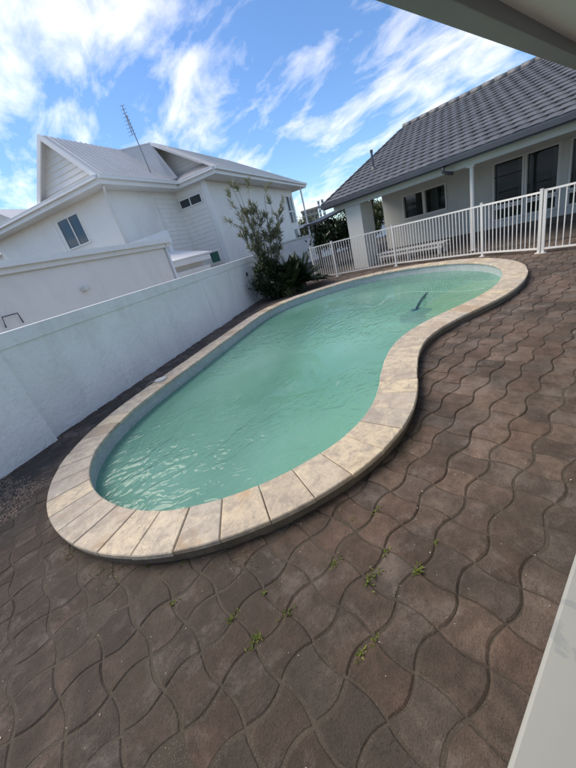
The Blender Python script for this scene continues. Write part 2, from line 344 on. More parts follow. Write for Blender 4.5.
# ------------------------------------------------------------------ ground with an opening for the pool
mb = MB(); l0 = loop(.2, -.012); rings = [l0]
for fct in (1.25, 1.8, 3, 8, 30, 120, 600): rings.append([Vector((CEN.x+(p.x-CEN.x)*fct, CEN.y+(p.y-CEN.y)*fct, -.012)) for p in l0])
strip(mb, rings)
ground = obj('ground', mb, 'soil'); ground['kind'] = 'structure'

# ------------------------------------------------------------------ wave pavers
S = .1875; PX0, PY0 = 1.82, .43; AMP, AMPC = .125*S, .085*S
WALL_A = Vector((-.35, 5.28)); WALL_D = Vector((math.cos(R(32)), math.sin(R(32)))); WALL_N = Vector((WALL_D.y, -WALL_D.x))   # towards the pool
def paver_mesh(par, seed=0, nseg=5, gap=.0034, bev=.009, depth=.045):
    # outline of the cell whose corners are (0,0) .. (S,S); par = parity sign
    h_ = S/2; pts = []
    for side in range(4):
        for k in range(nseg):
            t = k/nseg; w_ = math.sin(math.pi*t)*(AMP if side % 2 == 0 else AMPC)*par
            if side == 0: pts.append((-h_+S*t, -h_-w_))
            elif side == 1: pts.append((h_-w_, -h_+S*t))
            elif side == 2: pts.append((h_-S*t, h_+w_))
            else: pts.append((-h_+w_, h_-S*t))
    rj = random.Random(seed*7+par); pts = [(x+rj.gauss(0, .0011), y+rj.gauss(0, .0011)) for x, y in pts]
    def inset(d):
        o_ = []
        n = len(pts)
        for i in range(n):
            a = Vector(pts[i-1]); b_ = Vector(pts[(i+1) % n]); t = (b_-a).normalized(); nn = Vector((-t.y, t.x)); k = 1.25 if i % nseg == 0 else 1
            o_.append(Vector(pts[i])+nn*(d*k if (i//nseg) % 2 == 0 or i % nseg == 0 else d*k-.0009))
        return o_
    A = inset(gap); B = inset(gap+bev)
    mb = MB(); n = len(pts)
    L = [[(p.x, p.y, -depth) for p in A], [(p.x, p.y, -bev*.8) for p in A], [(p.x, p.y, 0) for p in B]]
    strip(mb, L); mb.f.append(tuple(2*n+i for i in range(n)))
    return mb
pv = {(q_, w_): paver_mesh(q_, w_) for q_ in (1, -1) for w_ in range(8)}; pvm = {k: v.mesh('paver', 'paver', fix=False) for k, v in pv.items()}
mid_poly = [(p.x, p.y) for p in loop(.15, 0)]
cells = []
for i in range(-52, 20):
    for j in range(-46, 26):
        x = PX0-(j+.5)*S; y = PY0-(i+.5)*S
        if x < -3.2 or x > 10.1 or y < -1.2: continue
        if (Vector((x, y))-WALL_A).dot(WALL_N) < -.02: continue
        if x < -.62-.25*math.sin(y*3) and y > 3.75+.2*math.sin(x*9): continue
        if inside(x, y, mid_poly): continue
        par = -1 if (i+j) % 2 else 1
        pr_ = project((x, y, 0)); vis = pr_ is not None and -30 < pr_[0] < PW+30 and -30 < pr_[1] < PH+60
        cells.append((0 if vis else 1, math.hypot(x, y), x, y, par))
cells.sort()
rest = MB()
for n_, (hid, dist, x, y, par) in enumerate(cells):
    rx, ry, rz = random.gauss(0, .009), random.gauss(0, .009), random.gauss(0, .012); dz = random.gauss(0, .0018)
    T = Matrix.Translation((x, y, dz))@Matrix.Rotation(rx, 4, 'X')@Matrix.Rotation(ry, 4, 'Y')@Matrix.Rotation(rz, 4, 'Z')
    if n_ < 300:
        o = link('paver', pvm[par, random.randrange(8)], ground); o.matrix_local = T
    else:
        src = pv[par, random.randrange(8)]; k = len(rest.v); rest.v += [tuple(T@Vector(v)) for v in src.v]; rest.f += [tuple(k+q for q in f) for f in src.f]
tag(obj('pavers', rest, 'paver', ground, fix=False), kind='stuff')

# dirt washed into the joints: deeper on clean paving, level with it on the dirty side
from mathutils import noise as mnoise
mb = MB(); G = .045; nx, ny = int(9.6/G), int(6.6/G); idx = {}
out_poly = [(p.x, p.y) for p in loop(.1, 0)]
for a in range(nx+1):
    for c_ in range(ny+1):
        x = -2.6+a*G; y = -.4+c_*G; n_ = mnoise.noise(Vector((x*1.3+3, y*1.3, 0)))*.6+mnoise.noise(Vector((x*4.1, y*4.1, 5)))*.4
        left = max(0, min(1, (1.9-x)/2.2)); dirt_ = max(0, min(.93, .12+.6*left+.7*n_))
        idx[a, c_] = len(mb.v); mb.v.append((x, y, -.0105+.0105*dirt_))
for a in range(nx):
    for c_ in range(ny):
        x = -2.6+(a+.5)*G; y = -.4+(c_+.5)*G
        if inside(x, y, out_poly) or (Vector((x, y))-WALL_A).dot(WALL_N) < .01: continue
        mb.f.append((idx[a, c_], idx[a+1, c_], idx[a+1, c_+1], idx[a, c_+1]))
tag(obj('joint_sand', mb, 'joint', smooth=True, fix=False), 'dark gritty dirt filling the joints between the brown pavers', 'sand', kind='stuff')

# ------------------------------------------------------------------ swimming pool
TOP = .105; WZ = -.095
pool = thing('swimming_pool', 'kidney shaped swimming pool with cream stone coping and murky teal water', 'pool', (CEN.x, CEN.y, 0))
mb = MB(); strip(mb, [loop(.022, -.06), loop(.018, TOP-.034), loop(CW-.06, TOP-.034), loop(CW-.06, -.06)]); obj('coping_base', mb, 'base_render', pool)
NT = int(PERIM/.295); edges = np.cumsum(np.r_[0, rng.uniform(.9, 1.1, NT)]); edges = edges/edges[-1]*PERIM
for k in range(NT):
    a, b_ = edges[k]+.003, edges[k+1]-.003; sk = rng.normal(0, .005); dz = rng.normal(0, .0015); oo = rng.normal(0, .003)
    prof_o, prof_i = [], []
    for t in np.linspace(0, 1, 5):
        q, n = at_len(a+(b_-a)*t); prof_o.append((q, n)); 
    mb = MB(); e = .006
    def lp(off, z): return [Vector((q[0]+n[0]*off, q[1]+n[1]*off, z)) for q, n in prof_o]
    def closed(o1, o2, z, ins=0):
        A_ = lp(o1, z); B_ = lp(o2, z); A2 = [Vector(p) for p in A_]; B2 = [Vector(p) for p in B_]
        if ins:
            d0 = (A_[1]-A_[0]).normalized()*ins; d1 = (A_[-1]-A_[-2]).normalized()*ins
            A2[0] += d0; B2[0] += d0; A2[-1] -= d1; B2[-1] -= d1
        return A2+B2[::-1]
    l1 = closed(oo, CW+oo, TOP-.034); l2 = closed(oo, CW+oo, TOP-e+dz); l3 = closed(oo+e, CW-e+oo, TOP+dz, e)
    strip(mb, [l1, l2, l3])
    k0 = len(mb.v)-10
    for i in range(4): mb.f.append((k0+i, k0+i+1, k0+8-i, k0+9-i))
    obj('coping_tile', mb, 'coping', pool)
# basin
mb = MB(); nL = NS
L = [loop(CW-.03, TOP-.036), loop(CW-.03, -.32)]
k = 0; strip(mb, L)
me = mb.mesh('waterline_band', 'mosaic'); uvl = me.uv_layers.new(name='UVMap')
for pl in me.polygons:
    us = []
    for li in pl.loop_indices:
        vi = me.loops[li].vertex_index; u = (vi % NS)*PERIM/NS; us.append((li, u, me.vertices[vi].co.z))
    mx_ = max(u for _, u, _ in us)
    for li, u, z_ in us:
        if mx_-u > PERIM/2: u += PERIM
        uvl.data[li].uv = (u, z_)
link('waterline_band', me, pool)
def floor_z(x): return -.75-.95*max(0, min(1, (6.8-x)/4.5))
mb = MB(); l0 = loop(CW-.032, -.3); ringsf = [l0]
for fct, w_ in ((.97, .75), (.9, 1), (.6, 1), (.3, 1), (.02, 1)):
    ringsf.append([Vector((CEN.x+(p.x-CEN.x)*fct, CEN.y+(p.y-CEN.y)*fct, 0)) for p in l0])
    for p in ringsf[-1]: p.z = -.3+(floor_z(p.x)+.3)*w_
strip(mb, ringsf); obj('basin', mb, 'pool_floor', pool, smooth=True)
mb = MB(); pts = [(6.35+1.15*math.cos(t), 2.55+.62*math.sin(t)) for t in np.linspace(0, 2*math.pi, 33)[:-1]]
mb.prism([(x, y, -.76) for x, y in pts], (0, 0, .58)); obj('entry_step', mb, 'pool_step', pool)
mb = MB(); lw = loop(CW-.031, WZ); wr = [lw]
for fct in (.8, .6, .4, .2, .01): wr.append([Vector((CEN.x+(p.x-CEN.x)*fct, CEN.y+(p.y-CEN.y)*fct, WZ)) for p in lw])
strip(mb, wr); wo = obj('water', mb, 'water', fix=False); wo['kind'] = 'structure'
# make sure water faces up
if wo.data.polygons[0].normal.z < 0: wo.data.flip_normals()
# pool cleaner on the shallow floor and hoses
cl = thing('pool_cleaner', 'blue suction pool cleaner under the water at the shallow end', 'pool cleaner', (5.42, 3.05, -.3))
def blob(mb, c, r, sx=1, sy=1, sz=1, nu=12, nv=7):
    k = len(mb.v)
    for i in range(nv+1):
        ph = math.pi*i/nv-math.pi/2
        for j in range(nu):
            th = 2*math.pi*j/nu; mb.v.append((c[0]+r*sx*math.cos(ph)*math.cos(th), c[1]+r*sy*math.cos(ph)*math.sin(th), c[2]+r*sz*math.sin(ph)))
    for i in range(nv):
        for j in range(nu): j2 = (j+1) % nu; mb.f.append((k+i*nu+j, k+i*nu+j2, k+(i+1)*nu+j2, k+(i+1)*nu+j))
CX, CY, CZ = 5.36, 3.02, -.155
mb = MB(); blob(mb, (CX, CY, CZ), .2, 1.25, .8, .33); mb.box(CX-.2, CX+.2, CY-.16, CY+.16, CZ-.10, CZ-.04); obj('body', mb, 'cleaner', cl, smooth=True)
for sx in (-1, 1):
    mb = MB(); mb.tube([(CX+sx*.17, CY-.19, CZ-.06), (CX+sx*.17, CY+.19, CZ-.06)], .085, 12); obj('wheel', mb, 'dark_trim', cl, smooth=True)
mb = MB(); P0 = Vector((CX, CY, CZ+.06)); P1 = ground_at(430, 291, WZ-.06); mb.tube([P0.lerp(P1, t)+Vector((0, 0, .05*math.sin(math.pi*t))) for t in np.linspace(0, 1, 12)], .018, 8); obj('hose_stub', mb, 'cleaner', cl, smooth=True)
hp = [Vector(v) for v in ((5.75, 4.05, 0), (6.1, 4.12, 0), (6.5, 4.15, 0), (6.7, 3.85, 0), (6.5, 3.1, 0), (6.43, 2.5, 0), (6.75, 2.2, 0), (7.15, 2.42, 0), (7.35, 2.85, 0), (7.2, 3.1, 0), (7.08, 3.3, 0))]
def catmull(P, n=8):
    o = []
    for i in range(len(P)-1):
        p0, p1, p2, p3 = P[max(i-1, 0)], P[i], P[i+1], P[min(i+2, len(P)-1)]
        for k in range(n):
            t = k/n; o.append(.5*((2*p1)+(p2-p0)*t+(2*p0-5*p1+4*p2-p3)*t*t+(3*p1-p0-3*p2+p3)*t**3))
    o.append(P[-1]); return o
mb = MB(); mb.tube([Vector((p.x, p.y, WZ-.009-.05*max(0, min(1, (n_-44)/12 if n_ < 62 else (76-n_)/12)))) for n_, p in enumerate(catmull(hp))], .010, 8); tag(obj('pool_hose', mb, 'hose', smooth=True), 'white floating pool hose curving across the water near the steps', 'hose')
sk = thing('skimmer_lid', 'small round white lid lying on the coping beside the boundary wall', 'lid', (1.32, 5.32, TOP))
mb = MB(); mb.tube([(1.32, 5.30, TOP), (1.32, 5.30, TOP+.02), (1.32, 5.30, TOP+.022)], [.10, .098, .08], 20); obj('disc', mb, 'beam', sk, smooth=False)
mb = MB(); mb.tube(catmull([Vector((1.25, 5.34, TOP+.012)), Vector((1.15, 5.40, TOP+.01)), Vector((1.05, 5.46, .03)), Vector((.85, 5.42, .012))]), .004, 6); obj('cord', mb, 'beam', sk)

# ------------------------------------------------------------------ rendered boundary wall
def wp(t, off, z): # along the wall, offset towards pool
    q = WALL_A+WALL_D*t+WALL_N*off; return Vector((q.x, q.y, z))
bw = thing('boundary_wall', 'rough rendered white boundary wall running along the far side of the pool', 'wall', wp(4, 0, 0))
def wbox(mb, t0, t1, o0, o1, z0, z1): return mb.hexa([wp(t0, o1, z0), wp(t1, o1, z0), wp(t1, o0, z0), wp(t0, o0, z0), wp(t0, o1, z1), wp(t1, o1, z1), wp(t1, o0, z1), wp(t0, o0, z1)])
obj('wall_body', wbox(MB(), -6, 11, -.2, 0, -.05, 1.30), 'boundary', bw)
obj('cap_course', wbox(MB(), .003, 11, -.22, .018, 1.30, 1.49), 'boundary', bw, bevel=.01)
obj('pier', wbox(MB(), -6, 0, -.23, .13, -.05, 1.47), 'boundary', bw, bevel=.012)
obj('cap_course', wbox(MB(), -6, 0, -.245, .145, 1.47, 1.52), 'boundary', bw, bevel=.01)
obj('pier', wbox(MB(), 5.05, 5.95, -.1, .05, -.05, 1.27), 'boundary', bw, bevel=.02)
mb = MB(); mb.tube([wp(7.95, -.02, .98), wp(7.95, .012, .98)], .07, 14); obj('weep_vent', mb, 'dark_trim', bw)

# ------------------------------------------------------------------ pool fence
def fence_panel(mbparent, A, B, n, zb=.09, zt=1.17, curve=0):
    A = Vector(A); B = Vector(B)
    for z in (zb, zt): mb = MB(); mb.bar((A.x, A.y, z), (B.x, B.y, z), .03, .036); obj('rail', mb, 'white_metal', mbparent)
    for k in range(1, n):
        p = A.lerp(B, k/n); mb = MB(); mb.box(p.x-.0085, p.x+.0085, p.y-.0085, p.y+.0085, zb+.0, zt); obj('baluster', mb, 'white_metal', mbparent)
def post(parent, p, w=.05, h_=1.22):
    mb = MB(); mb.box(p[0]-w/2, p[0]+w/2, p[1]-w/2, p[1]+w/2, 0, h_); mb.box(p[0]-w/2-.004, p[0]+w/2+.004, p[1]-w/2-.004, p[1]+w/2+.004, h_, h_+.012)
    mb.box(p[0]-.06, p[0]+.06, p[1]-.06, p[1]+.06, 0, .012); obj('post', mb, 'white_metal', parent)
FP = [(8.76, 2.03), (9.32, 3.32), (9.75, 6.0), (9.35, 8.17), (9.2, 9.1)]
fe = thing('pool_fence', 'long white tubular metal pool fence with upright balusters', 'fence', (9.4, 5, 0))
for p in FP: post(fe, p)
for a, b_, n in zip(FP, FP[1:], (14, 29, 23, 10)): fence_panel(fe, a, b_, n)
ga = thing('pool_gate', 'white tubular pool gate at the right hand end of the fence', 'gate', (8.7, 1.4, 0))
post(ga, (8.735, 1.955), .05, 1.2); fence_panel(ga, (8.735, 1.955), (8.55, .95), 9, .09, 1.19); post(ga, (8.55, .95), .05, 1.2)

# ------------------------------------------------------------------ house wing with the tiled gable roof
EX, EZ, GY, RX, RZ_ = 9.85, 2.42, 8.72, 16.0, 4.72     # eave line, gutter top, gable end, ridge
rs = (RZ_-EZ)/(RX-EX); ang = math.atan(rs)
ho = thing('tiled_house', 'single storey house with slate grey tiled roof and deep shaded verandah', 'house', (13, 4, 0))
mb = MB()   # walls at the back of the verandah with openings
def wall_x(mb, X, segs, th=.15):   # segs: (y0,y1,z0,z1)
    for y0, y1, z0, z1 in segs: mb.box(X, X+th, y0, y1, z0, z1)
wall_x(mb, 13, [(7.45, 8.3, .22, 2.6), (5.73, 7.45, .22, 1.17), (5.73, 7.45, 2.03, 2.6), (4.32, 5.73, .22, 2.6), (-2, 4.32, .22, .42), (-2, 4.32, 2.12, 2.6)])
mb.box(13.15, 18.9, 8.15, 8.3, 0, 2.6)
obj('wall', mb, 'house_wall', ho)
mb = MB(); mb.box(12.96, 13.15, -2, 8.31, 0, .22); obj('plinth', mb, 'plinth', ho)
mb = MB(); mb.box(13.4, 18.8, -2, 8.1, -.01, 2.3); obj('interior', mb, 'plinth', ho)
def window(y0, y1, z0, z1, mull, trans=(), X=13.0, fw=.055, mat='clear_glass', name='window'):
    w_ = MB(); w_.box(X+.08, X+.09, y0+fw, y1-fw, z0+fw, z1-fw); wo_ = obj(name, w_, mat, ho)
    f = MB()
    for a in ((y0, y0+fw, z0, z1), (y1-fw, y1, z0, z1), (y0+fw, y1-fw, z0, z0+fw), (y0+fw, y1-fw, z1-fw, z1)): f.box(X-.025, X+.1, *a)
    obj('frame', f, 'white_metal', wo_)
    for yy, ww in mull:
        f = MB(); f.box(X-.022, X+.097, yy-ww/2, yy+ww/2, z0+fw, z1-fw); obj('mullion', f, 'white_metal', wo_)
    for zz in trans:
        f = MB(); f.box(X+.01, X+.095, y0+fw, y1-fw, zz-.02, zz+.02); obj('transom', f, 'dark_trim', wo_)
    if z1-z0 > .6:
        for side, wdt in ((0, random.uniform(.12, .3)), (1, random.uniform(.08, .22))):
            f = MB(); n_ = 14; w0 = (y1-y0)*wdt; ya = y0+fw if side == 0 else y1-fw-w0
            top = [Vector((X+.24+.02*math.sin(k*1.9), ya+w0*k/n_, z1)) for k in range(n_+1)]; bot = [Vector((p.x, p.y, z0-.1)) for p in top]
            strip(f, [bot, top], closed=False); obj('curtain', f, 'curtain', wo_, smooth=True, fix=False)
    return wo_
window(5.74, 7.44, 1.17, 2.03, [(6.58, .09)])
window(3.46, 4.31, .84, 2.12, [], [1.7]); window(2.62, 3.45, .84, 2.12, []); window(1.55, 2.43, .84, 2.12, []); window(.4, 1.54, .84, 2.12, [])
for y0, y1 in ((3.46, 4.31), (2.62, 3.45), (1.55, 2.43), (.4, 1.54)): window(y0, y1, .43, .83, [], name='low_window')
f = MB(); f.box(12.96, 13.15, 2.432, 2.618, .42, 2.12); obj('pilaster', f, 'house_wall', ho)
# verandah floor, columns, beam, ceiling
mb = MB(); mb.box(10.15, 12.96, -2, 8.6, -.03, .03); obj('verandah_floor', mb, 'plinth', ho)
def column(y, x=10.32, r=.05):
    mb = MB(); mb.tube([(x, y, .03), (x, y, 2.12)], r, 14); mb.box(x-.08, x+.08, y-.08, y+.08, .03, .05); mb.box(x-.09, x+.09, y-.09, y+.09, 2.09, 2.12); obj('column', mb, 'white_metal', ho)
column(3.9); column(.4)
mb = MB(); mb.box(10.25, 10.95, 7.4, 8.05, 0, 2.12); obj('pier', mb, 'house_wall', ho, bevel=.008)
mb = MB(); mb.box(10.2, 10.42, -2, 8.5, 2.12, 2.34); obj('beam', mb, 'beam', ho)
mb = MB(); mb.box(9.95, 13.0, -2, 8.6, 2.345, 2.37); obj('soffit', mb, 'soffit', ho)
mb = MB()   # gutter: small profile
prof = [(9.80, 2.30), (9.93, 2.30), (9.93, 2.36), (9.915, 2.36), (9.915, 2.315), (9.815, 2.315), (9.815, 2.415), (9.79, 2.43), (9.79, 2.40)]
mb.prism([(x, GY+.02, z) for x, z in prof], (0, -GY-2.0, 0)); obj('gutter', mb, 'gutter', ho)
mb = MB(); mb.box(9.93, 9.96, -2, GY, 2.26, 2.41); obj('fascia', mb, 'gutter', ho)
mb = MB(); mb.tube([(9.87, 4.42, 2.30), (9.87, 4.42, 2.17), (9.95, 4.36, 2.12), (10.1, 4.28, 2.08)], [.045, .045, .045, .045], 10); obj('downpipe', mb, 'gutter', ho, smooth=True)
# roof: deck + barge + tiles
def rp(y, s, up=0):  # point on the roof, s metres up the slope
    return Vector((EX+s*math.cos(ang)-up*math.sin(ang), y, EZ+s*math.sin(ang)+up*math.cos(ang)))
SL = (RX-EX)/math.cos(ang)
mb = MB(); mb.hexa([rp(-3, 0, -.08), rp(GY-.03, 0, -.08), rp(GY-.03, SL, -.08), rp(-3, SL, -.08), rp(-3, 0, -.015), rp(GY-.03, 0, -.015), rp(GY-.03, SL, -.015), rp(-3, SL, -.015)])
mb.hexa([(RX, -3, RZ_-.08), (RX, GY-.03, RZ_-.08), (RX+6.1, GY-.03, EZ-.08), (RX+6.1, -3, EZ-.08), (RX, -3, RZ_), (RX, GY-.03, RZ_), (RX+6.1, GY-.03, EZ), (RX+6.1, -3, EZ)])
roof = obj('roof', mb, 'gutter', ho)
mb = MB(); mb.prism([(EX+.1, GY-.1, EZ-.06), (2*RX-EX-.1, GY-.1, EZ-.06), (RX, GY-.1, RZ_-.08)], (0, -.05, 0)); obj('gable_wall', mb, 'house_wall', ho)
GAUGE, TW = .35, .28
def tile_mesh():
    mb = MB(); n = 8; top = []; 
    prof_ = [(k/n*TW-.5*TW, .028*(.5-.5*math.cos(2*math.pi*k/n*1.0)) if k < n else 0) for k in range(n+1)]
    prof_ = [(x, .015*max(0, math.sin(math.pi*min(1, max(0, (x/TW+.5-.04)/.92))))**.4) for x, z in prof_]
    lo = [Vector((x*.985, -.035, z+.036)) for x, z in prof_]; lo_b = [Vector((x*.985, -.03, z+.004)) for x, z in prof_]; hi = [Vector((x*.985, GAUGE+.03, z+.004)) for x, z in prof_]
    strip(mb, [lo_b, lo, hi], closed=False); return mb
tm = tile_mesh(); tmm = tm.mesh('roof_tile', 'roof_tile', fix=False)
if tmm.polygons[-1].normal.z < 0: tmm.flip_normals(); tm.f = [tuple(reversed(f)) for f in tm.f]
ncs = int(SL/GAUGE); tl = []
for c_ in range(ncs):
    off = .5*TW if c_ % 2 else 0
    y = GY-.10-off
    while y > -2.6:
        tl.append((c_, y)); y -= TW
Xd = Vector((0, 1, 0)); Yd = Vector((math.cos(ang), 0, math.sin(ang))); Zd = Yd.cross(Xd)*-1
if Zd.z < 0: Zd = -Zd
def tmat(c_, y):
    o_ = rp(y, c_*GAUGE+.02, 0)+Zd*random.gauss(0, .002); ax = Xd if Xd.cross(Yd).dot(Zd) > 0 else -Xd
    return Matrix(((ax.x, Yd.x, Zd.x, o_.x), (ax.y, Yd.y, Zd.y, o_.y), (ax.z, Yd.z, Zd.z, o_.z), (0, 0, 0, 1)))@Matrix.Rotation(random.gauss(0, .008), 4, 'Z')
def tkey(t):
    P = rp(t[1], t[0]*GAUGE); p_ = project(P)
    vis = p_ is not None and 300 < p_[0] < 590 and 0 < p_[1] < 260 and not (p_[1] < .369*(p_[0]-400))
    return (0 if vis else 1, P.length)
tl.sort(key=tkey); trest = MB()
for n_, (c_, y) in enumerate(tl):
    T = tmat(c_, y)
    if n_ < 300: o = link('roof_tile', tmm, roof); o.matrix_local = T
    else:
        k = len(trest.v); trest.v += [tuple(T@Vector(v)) for v in tm.v]; trest.f += [tuple(k+q for q in f) for f in tm.f]
tag(obj('roof_tiles', trest, 'roof_tile', roof, fix=False), kind='stuff')
for k in range(int(SL/.33)):   # verge cap tiles along the gable
    mb = MB(); mb.hexa([rp(GY-.11, k*.33, .02), rp(GY+.02, k*.33, .02), rp(GY+.02, k*.33+.35, .01), rp(GY-.11, k*.33+.35, .01), rp(GY-.11, k*.33, .075), rp(GY+.02, k*.33, .06), rp(GY+.02, k*.33+.35, .045), rp(GY-.11, k*.33+.35, .055)])
    obj('verge_cap', mb, 'roof_tile', roof)
y = GY
while y > -2.6:
    mb = MB(); mb.tube([(RX-.0, y, RZ_+.0), (RX, y-.42, RZ_+.0)], [.13, .115], 12); obj('ridge_cap', mb, 'roof_tile', roof, smooth=True); y -= .39
b0 = rp(7.6, 1.9); mb = MB(); mb.tube([b0+Vector((0, 0, -.05)), b0+Vector((0, 0, .52))], .035, 10); mb.tube([b0+Vector((0, 0, .52)), b0+Vector((0, 0, .60))], .05, 10); vp = obj('vent_pipe', mb, 'gutter', ho)
mb = MB(); mb.tube([b0+Vector((0, 0, -.02)), b0+Vector((0, 0, .1))], [.12, .045], 10); obj('flashing', mb, 'roof_tile', vp)
# low white lounger-like bench on the verandah
be = thing('white_bench', 'long low white slatted bench behind the pool fence', 'bench', (10.6, 6.1, .03))
for x in (10.62, 10.75, 10.88, 11.01): mb = MB(); mb.box(x-.05, x+.05, 4.85, 7.25, .34, .37); obj('slat', mb, 'white_metal', be, bevel=.006)
for x in (10.6, 11.03): mb = MB(); mb.box(x-.02, x+.02, 4.9, 7.2, .22, .28); obj('side_rail', mb, 'white_metal', be)
for y in (5.0, 6.05, 7.1):
    for x in (10.6, 11.03): mb = MB(); mb.box(x-.025, x+.025, y-.025, y+.025, .03, .34); obj('leg', mb, 'white_metal', be)
# planter in the passage by the pier
pt = thing('terracotta_planter', 'terracotta planter pot in the passage behind the wide white pier', 'planter', (11.9, 8.75, 0))
mb = MB(); mb.tube([(11.9, 8.6, 0), (11.9, 8.6, .5), (11.9, 8.6, .95), (11.9, 8.6, 1.02)], [.2, .32, .36, .40], 18); obj('pot', mb, 'terracotta', pt, smooth=True)

# ------------------------------------------------------------------ the eave and ledge at the camera
co = thing('eave', 'grey eave overhang with flat soffit at the top right corner', 'eave', (3, 0, 2.4))
mb = MB(); mb.box(-3, 9.6, .86, .985, 2.372, 2.56); obj('fascia', mb, 'fascia', co, bevel=.006)
mb = MB(); mb.box(-3, 9.6, -1.6, .86, 2.455, 2.47); obj('soffit', mb, 'soffit', co)
mb = MB(); mb.hexa([(-3, -1.6, 2.56), (9.6, -1.6, 2.56), (9.6, 1.03, 2.56), (-3, 1.03, 2.56), (-3, -1.6, 3.5), (9.6, -1.6, 3.5), (9.6, 1.03, 2.59), (-3, 1.03, 2.59)]); obj('roof', mb, 'roof_tile', co)
le = thing('ledge_wall', 'low off white painted ledge wall at the bottom right corner', 'wall', (1, -.1, 0))
mb = MB(); mb.box(-1.2, 4.5, -.20, .035, 0, .80); obj('wall_body', mb, 'house_wall', le)
mb = MB(); mb.box(-1.22, 4.52, -.26, .055, .80, .85); obj('ledge', mb, 'ledge', le, bevel=.006)

# ------------------------------------------------------------------ neighbour's two storey house (own axes a, b)
AZ = R(27.7); av = Vector((math.cos(AZ), math.sin(AZ), 0)); bv = Vector((-math.sin(AZ), math.cos(AZ), 0))
def NP(a, b_, z): return av*a+bv*b_+Vector((0, 0, z))
def nbox(mb, a0, a1, b0_, b1, z0, z1):
    return mb.hexa([NP(a0, b0_, z0), NP(a1, b0_, z0), NP(a1, b1, z0), NP(a0, b1, z0), NP(a0, b0_, z1), NP(a1, b0_, z1), NP(a1, b1, z1), NP(a0, b1, z1)])
nh = thing('two_storey_house', 'white two storey house with pale metal gable roofs behind the boundary wall', 'house', NP(16, 12, 0))
SZ = 4.93   # soffit
mb = MB(); nbox(mb, 10.3, 14.4, 10.15, 17.5, 0, SZ); nbox(mb, 14.35, 25.9, 8.4, 15, 0, SZ-.005); obj('wall', mb, 'cream', nh)
mb = MB(); nbox(mb, 9.72, 14.3, 9.6, 18, SZ, SZ+.05); nbox(mb, 14.0, 27.2, 7.62, 16, SZ+.003, SZ+.053); obj('soffit', mb, 'trim', nh)
# gutters and fascia
def gut(a0, b0_, a1, b1):
    A = NP(a0, b0_, SZ+.12); B = NP(a1, b1, SZ+.12); mb = MB(); mb.bar(A, B, .03, .26); obj('fascia', mb, 'trim', nh)
    n = (B-A).normalized().cross(Vector((0, 0, 1)))
    mb = MB(); mb.bar(A+n*.07+Vector((0, 0, .07)), B+n*.07+Vector((0, 0, .07)), .11, .11); mb.bar(A+n*.125+Vector((0, 0, .125)), B+n*.125+Vector((0, 0, .125)), .02, .02); obj('gutter', mb, 'trim', nh)
gut(9.7, 18, 9.7, 9.58); gut(9.7, 9.58, 13.98, 9.58); gut(13.98, 9.58, 13.98, 7.6); gut(13.98, 7.6, 27.2, 7.6); gut(27.2, 7.6, 27.2, 16)
# first gable roof
z0 = SZ+.25; ap = (11.24, 6.85)
def slab(parent, name, pts, th=.06, mat='metal_roof'):
    mb = MB(); P = [Vector(p) for p in pts]; n = (P[1]-P[0]).cross(P[2]-P[0]).normalized(); n = n if n.z > 0 else -n
    mb.prism(P, -n*th); return obj(name, mb, mat, parent)
def ribs(parent, e0, e1, r0_, r1, n):
    mb = MB()
    for k in range(1, n):
        t = k/n; mb.bar(e0.lerp(e1, t)+Vector((0, 0, .012)), r0_.lerp(r1, t)+Vector((0, 0, .012)), .03, .025)
    return tag(obj('ribs', mb, 'metal_roof', parent), kind='stuff')
rf = slab(nh, 'roof', [NP(9.68, 9.56, z0), NP(15.2, 9.56, z0), NP(15.2, ap[0], ap[1]), NP(9.68, ap[0], ap[1])])
ribs(rf, NP(9.68, 9.56, z0), NP(15.2, 9.56, z0), NP(9.68, *ap), NP(15.2, *ap), 24)
slab(nh, 'roof', [NP(9.68, 12.92, z0), NP(15.2, 12.92, z0), NP(15.2, *ap), NP(9.68, *ap)])
slab(nh, 'roof', [NP(9.72, 9.9, z0+.004), NP(9.72, 18, z0+.004), NP(16, 18, z0+.25), NP(16, 9.9, z0+.25)])
# gable infill boards, recessed, with barge boards
def gable(aF, bl, br_, zb, bm, zt, rec, n, parent, w=.2):
    for (b0_, b1_) in ((bl, bm), (br_, bm)):
        mb = MB(); A = NP(aF, b0_, zb); B = NP(aF, b1_, zt); mb.hexa([A, A+av*.05, B+av*.05, B, A-Vector((0, 0, -0))+Vector((0, 0, -w)), A+av*.05+Vector((0, 0, -w)), B+av*.05+Vector((0, 0, -w)), B+Vector((0, 0, -w))]); obj('barge_board', mb, 'trim', parent)
    mb = MB(); mb.prism([NP(aF+rec+.03, bl, zb), NP(aF+rec+.03, br_, zb), NP(aF+rec+.03, bm, zt)], av*.05); gw = obj('gable_wall', mb, 'cream', parent)
    hgt_ = (zt-zb-.1)/n
    for k in range(n):
        za, zb2 = zb+k*hgt_, zb+(k+1)*hgt_*1.0+.0; f0 = (za-zb)/(zt-zb); f1 = (zb2-zb)/(zt-zb)
        l0, l1 = bl+(bm-bl)*f0, bl+(bm-bl)*f1; r0_, r1 = br_+(bm-br_)*f0, br_+(bm-br_)*f1
        mb = MB(); mb.hexa([NP(aF+rec-.012, l0, za), NP(aF+rec-.012, r0_, za), NP(aF+rec+.03, r0_, za), NP(aF+rec+.03, l0, za), NP(aF+rec+.018, l1, zb2), NP(aF+rec+.018, r1, zb2), NP(aF+rec+.03, r1, zb2), NP(aF+rec+.03, l1, zb2)])
        obj('weatherboard', mb, 'cream', gw)
gable(9.66, 9.58, 12.90, z0+.02, ap[0], ap[1]+.03, .28, 9, nh)
